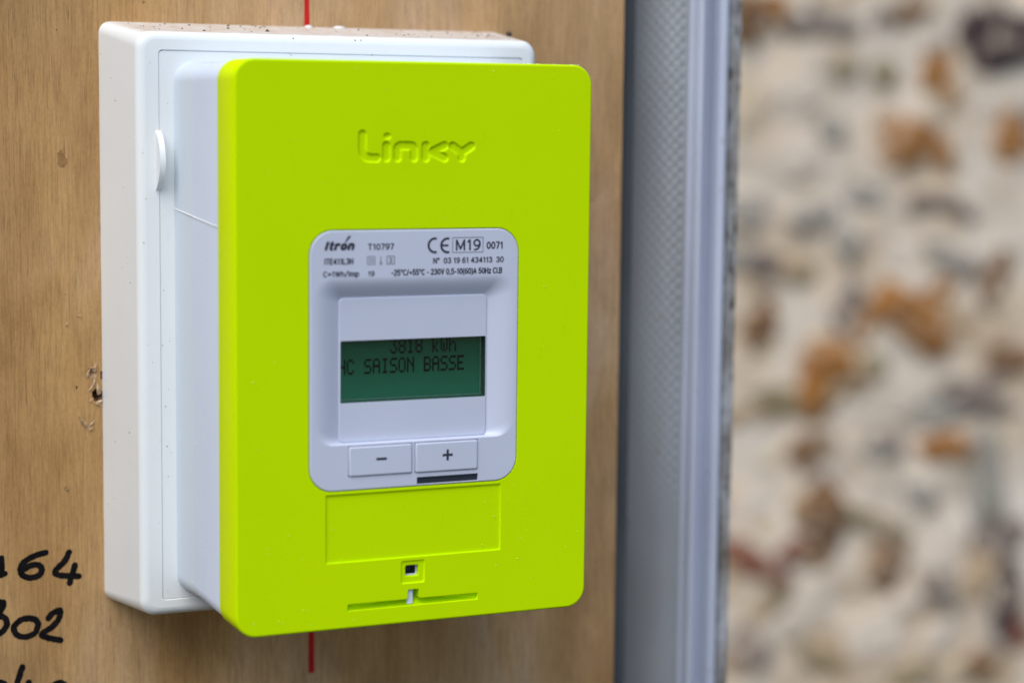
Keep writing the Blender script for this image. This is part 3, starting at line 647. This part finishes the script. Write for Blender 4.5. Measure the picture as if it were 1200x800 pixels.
def lcdrow(text, x0, zb, col0):
    m = MB(); pw, ph_ = 3.133 / 6, 5.2 / 7
    for i, ch in enumerate(text):
        for r, row in enumerate(FONT[ch].split()):
            for c, bit in enumerate(row):
                if bit == '1':
                    xa = x0 + (i + col0) * 3.133 + c * pw; za = zb + (6 - r) * ph_
                    if xa < WIN[0] + .15 or za + ph_ > WIN[3] - .1: continue
                    yo = LY - .06 - .004 * ((c + r) % 2)
                    m.add([(xa - .06, yo, za - .05), (xa + pw + .04, yo, za - .05), (xa + pw + .04, yo, za + ph_ + .04), (xa - .06, yo, za + ph_ + .04)], [(0, 1, 2, 3)], 0, True)
    return m.build('display_text', SEG, dsp)
lcdrow('HC SAISON BASSE', -27.05, -9.62, 0); lcdrow('3818 kWh', -27.05, -3.0, 6)
# buttons
for Bb, plus in ((B1, False), (B2, True)):
    m = MB(); q = (Bb[0] + .28, Bb[1] - .28, Bb[2] + .28, Bb[3] - .28); cxm, czm = (q[0] + q[1]) / 2, (q[2] + q[3]) / 2
    ls = []
    for k in range(5):
        a = math.pi / 2 * k / 4; ls.append(at(rr_in(*q, .55, .5 * (1 - math.sin(a)), 3), -.75 + .5 * (1 - math.cos(a))))
    ls.append(at(rrect(*q, .55, 3), 1.9)); m.loft(ls)
    m.fill(rr_in(*q, .55, .5, 3), (), -.75)
    b = m.build('button', GREY, meter)
    sx, sz_ = (cxm + .2, czm + .5); m = MB(); w, t = 1.9, .43; yy = -.80
    m.add([(sx - w, yy, sz_ - t), (sx + w, yy, sz_ - t), (sx + w, yy, sz_ + t), (sx - w, yy, sz_ + t)], [(0, 1, 2, 3)], 0, True)
    if plus:
        m.add([(sx - t, yy, sz_ + t), (sx + t, yy, sz_ + t), (sx + t, yy, sz_ + w), (sx - t, yy, sz_ + w)], [(0, 1, 2, 3)], 0, True)
        m.add([(sx - t, yy, sz_ - w), (sx + t, yy, sz_ - w), (sx + t, yy, sz_ - t), (sx - t, yy, sz_ - t)], [(0, 1, 2, 3)], 0, True)
    m.build('plus_sign' if plus else 'minus_sign', INK, b)
m = MB(); m.fill(rrect(PT[0] + .1, PT[1] - .1, PT[2] + .1, PT[3] - .1, .15, 3), (), .45); m.build('optical_port', SLATE, meter)

# ---- printed rating plate
TY = BYF - .03
def ell(cx, cz, rx, rz, a0, a1, n=12): return [(cx + rx * math.cos(math.radians(a0 + (a1 - a0) * i / n)), cz + rz * math.sin(math.radians(a0 + (a1 - a0) * i / n))) for i in range(n + 1)]
G = {                                                        # single-line sans lettering on a cap height of 1: (width, strokes)
 '0': (.56, [ell(.28, .5, .28, .5, 90, 450, 16)]), '1': (.34, [[(.06, .80), (.24, 1), (.24, 0)]]),
 '2': (.54, [ell(.27, .73, .26, .27, 165, -40, 8) + [(.0, 0), (.54, 0)]]), '3': (.54, [ell(.26, .755, .25, .245, 160, -90, 8) + ell(.26, .255, .28, .255, 90, -160, 9)]),
 '4': (.58, [[(.44, 0), (.44, 1), (.0, .27), (.58, .27)]]), '5': (.54, [[(.50, 1), (.10, 1), (.03, .52)] + ell(.26, .32, .28, .32, 125, -155, 10)]),
 '6': (.54, [ell(.27, .31, .27, .31, 0, 360, 12), ell(.42, .40, .42, .60, 80, 185, 7)]), '7': (.52, [[(.0, 1), (.52, 1), (.18, 0)]]),
 '8': (.54, [ell(.27, .76, .235, .24, -90, 270, 12), ell(.27, .26, .27, .26, -90, 270, 12)]), '9': (.54, [ell(.27, .69, .27, .31, 0, 360, 12), ell(.12, .60, .42, .60, -100, 5, 7)]),
 'A': (.62, [[(0, 0), (.31, 1), (.62, 0)], [(.1, .32), (.52, .32)]]), 'B': (.54, [[(0, 0), (0, 1), (.3, 1)] + ell(.3, .77, .2, .23, 90, -90, 6) + [(0, .54)], ell(.3, .27, .24, .27, 90, -90, 6) + [(0, 0)]]),
 'C': (.60, [ell(.32, .5, .32, .5, 45, 315, 14)]), 'E': (.48, [[(.48, 0), (0, 0), (0, 1), (.48, 1)], [(0, .52), (.44, .52)]]),
 'H': (.56, [[(0, 0), (0, 1)], [(.56, 0), (.56, 1)], [(0, .52), (.56, .52)]]), 'I': (.06, [[(.03, 0), (.03, 1)]]), 'L': (.46, [[(0, 1), (0, 0), (.46, 0)]]),
 'M': (.70, [[(0, 0), (0, 1), (.35, .1), (.70, 1), (.70, 0)]]), 'N': (.58, [[(0, 0), (0, 1), (.58, 0), (.58, 1)]]), 'T': (.58, [[(0, 1), (.58, 1)], [(.29, 1), (.29, 0)]]),
 'V': (.60, [[(0, 1), (.30, 0), (.60, 1)]]), 'W': (.86, [[(0, 1), (.2, 0), (.43, .95), (.66, 0), (.86, 1)]]), 'l': (.06, [[(.03, 0), (.03, 1)]]),
 'h': (.46, [[(0, 0), (0, 1)], [(0, .45)] + ell(.23, .46, .23, .26, 160, 0, 6) + [(.46, 0)]]), 'n': (.46, [[(0, 0), (0, .72)], [(0, .45)] + ell(.23, .46, .23, .26, 160, 0, 6) + [(.46, 0)]]),
 'm': (.74, [[(0, 0), (0, .72)], ell(.185, .5, .185, .22, 170, 0, 6) + [(.37, 0)], ell(.555, .5, .185, .22, 170, 0, 6) + [(.74, 0)]]), 'o': (.50, [ell(.25, .36, .25, .36, 0, 360, 12)]),
 'p': (.50, [[(0, -.28), (0, .72)], ell(.25, .36, .25, .36, 180, -180, 12)]), 'r': (.30, [[(0, 0), (0, .72)], ell(.26, .40, .26, .32, 175, 80, 5)]), 't': (.30, [[(.12, 1), (.12, .15), (.18, .02), (.30, 0)], [(0, .72), (.28, .72)]]),
 'z': (.42, [[(0, .72), (.42, .72), (0, 0), (.42, 0)]]), '=': (.46, [[(0, .62), (.46, .62)], [(0, .34), (.46, .34)]]), '/': (.36, [[(0, -.05), (.36, 1.05)]]), '-': (.30, [[(0, .40), (.30, .40)]]),
 '+': (.48, [[(0, .42), (.48, .42)], [(.24, .18), (.24, .66)]]), '(': (.18, [ell(.36, .40, .36, .70, 120, 240, 7)]), ')': (.18, [ell(-.18, .40, .36, .70, 60, -60, 7)]),
 '.': (.06, [[(.03, .0), (.03, .06)]]), ',': (.10, [[(.08, .06), (.02, -.16)]]), '\u00b0': (.26, [ell(.13, .86, .13, .14, 0, 360, 8)]), ' ': (.10, [])}
def printed(txt, x0, x1, zb, h, bold=.15, shear=0.0, gap=.27):
    adv = 0; items = []
    for ch in txt:
        w, st = G[ch]; items.append((adv, st)); adv += w + gap
    adv -= gap; t = bold * h; kx = (x1 - x0 - t) / adv; m = MB(); q = 0
    for off, st in items:
        for poly_ in st:
            pts = [Vector((x0 + t / 2 + (off + x) * kx + shear * z * h, zb + t / 2 + z * (h - t))) for x, z in poly_]
            yy = TY - .004 * (q % 3); q += 1
            for i in range(len(pts) - 1):                    # butt quads with a round dab at each joint
                a, b = pts[i], pts[i + 1]; d = (b - a)
                if d.length < 1e-5: continue
                n_ = Vector((-d.y, d.x)).normalized() * t / 2
                m.add([(p.x, yy - .0005 * (i % 2), p.y) for p in (a - n_, b - n_, b + n_, a + n_)], [(0, 1, 2, 3)], 0, True)
            for i, a in enumerate(pts):
                m.add([(a.x + t / 2 * math.cos(k * math.pi / 3), yy - .0012 - .0004 * (i % 2), a.y + t / 2 * math.sin(k * math.pi / 3)) for k in range(6)], [tuple(range(6))], 0, True)
    return m.build('printed_text', INK, bezel, weld=False)
for s_, x0, x1, zb, h, *_ in [['Itron', -34.1, -23.08, 33.11, 3.33, 33.08, 33.14], ['T10797', -18.62, -9.14, 33.09, 2.26, 33.07, 33.1], ['ITE411L3H', -34.09, -23.75, 28.41, 2.18, 28.39, 28.44], ['C=1Wh/Imp', -34.5, -21.68, 24.23, 2.06, 24.21, 24.25], ['19', -18.59, -16.17, 24.24, 1.89, 24.24, 24.25], ['M19', 13.51, 22.85, 32.34, 4.02, 32.25, 32.42], ['0071', 25.01, 31.34, 32.73, 2.65, 32.65, 32.81], ['N°  03 19 61 434113  30', 5.14, 31.61, 28.05, 2.11, 28.12, 27.99], ['-25°C/+55°C - 230V 0,5-10(60)A 50Hz Cl.B', -10.14, 31.07, 24.23, 2.22, 24.25, 24.2]]:
    if s_ == 'Itron':
        printed(s_, x0, x1 - .5, zb, h * .98, .30, .22, .36)
    else: printed(s_, x0, x1, zb, h, .16 if s_ == 'M19' else .195)
def poly(pts, name='printed_mark'):
    m = MB(); m.add([(x, TY, z) for x, z in pts], [tuple(range(len(pts)))], 0, True); return m.build(name, INK, bezel, recalc=False)
poly(ccw([tuple(q) for q in [[-26.84, 35.98], [-25.62, 38.02], [-24.46, 38.01], [-26.3, 35.97]]]))
SY = [[[-18.81, 28.21], [-15.99, 31.01]], [[-11.83, 28.2], [-8.92, 31.07]], [[12.23, 31.68], [23.81, 36.98]], [[-14.46, 28.12], [-13.36, 30.96]], [[3.14, 31.71], [6.21, 37.04]], [[7.81, 31.62], [10.83, 36.97]]]
def frame(m, x0, x1, z0, z1, t):
    for a in ((x0, x1, z0, z0 + t), (x0, x1, z1 - t, z1), (x0, x0 + t, z0 + t, z1 - t), (x1 - t, x1, z0 + t, z1 - t)):
        m.add([(a[0], TY, a[2]), (a[1], TY, a[2]), (a[1], TY, a[3]), (a[0], TY, a[3])], [(0, 1, 2, 3)], 0, True)
(a0, a1), (b0, b1), (c0, c1), (t0, t1), (C0, C1), (E0, E1) = SY
m = MB(); frame(m, a0[0], a1[0], a0[1], a1[1], .22); frame(m, a0[0] + .75, a1[0] - .75, a0[1] + .75, a1[1] - .75, .22); m.build('printed_mark', INK, bezel)
m = MB(); frame(m, b0[0], b1[0], b0[1], b1[1], .22); m.build('printed_mark', INK, bezel); printed('3', b0[0] + .85, b1[0] - .85, b0[1] + .55, 1.75)
m = MB(); frame(m, c0[0], c1[0], c0[1], c1[1], .20); m.build('printed_mark', INK, bezel)
m = MB(); xm = (t0[0] + t1[0]) / 2; ribbon(m, [(xm, t1[1]), (xm, t0[1] + .9)], .22, TY)
ribbon(m, [(xm + .38 * math.cos(a), t0[1] + .5 + .38 * math.sin(a)) for a in [math.radians(k * 30) for k in range(13)]], .2, TY - .01, n=2); m.build('printed_mark', INK, bezel)
for (p0, p1), bar in (((C0, C1), False), ((E0, E1), True)):
    m = MB(); r = (p1[1] - p0[1]) / 2 - .32; zc = (p0[1] + p1[1]) / 2; xc = p0[0] + r + .3
    rx = r
    arcs = [(xc + rx * math.cos(math.radians(a)), zc + r * math.sin(math.radians(a))) for a in range(82, 279, 14)]
    ribbon(m, arcs, .80, TY, n=3)
    if bar: ribbon(m, [(xc - r, zc), (xc + .05, zc)], 0.70, TY - .01)
    m.build('printed_mark', INK, bezel)
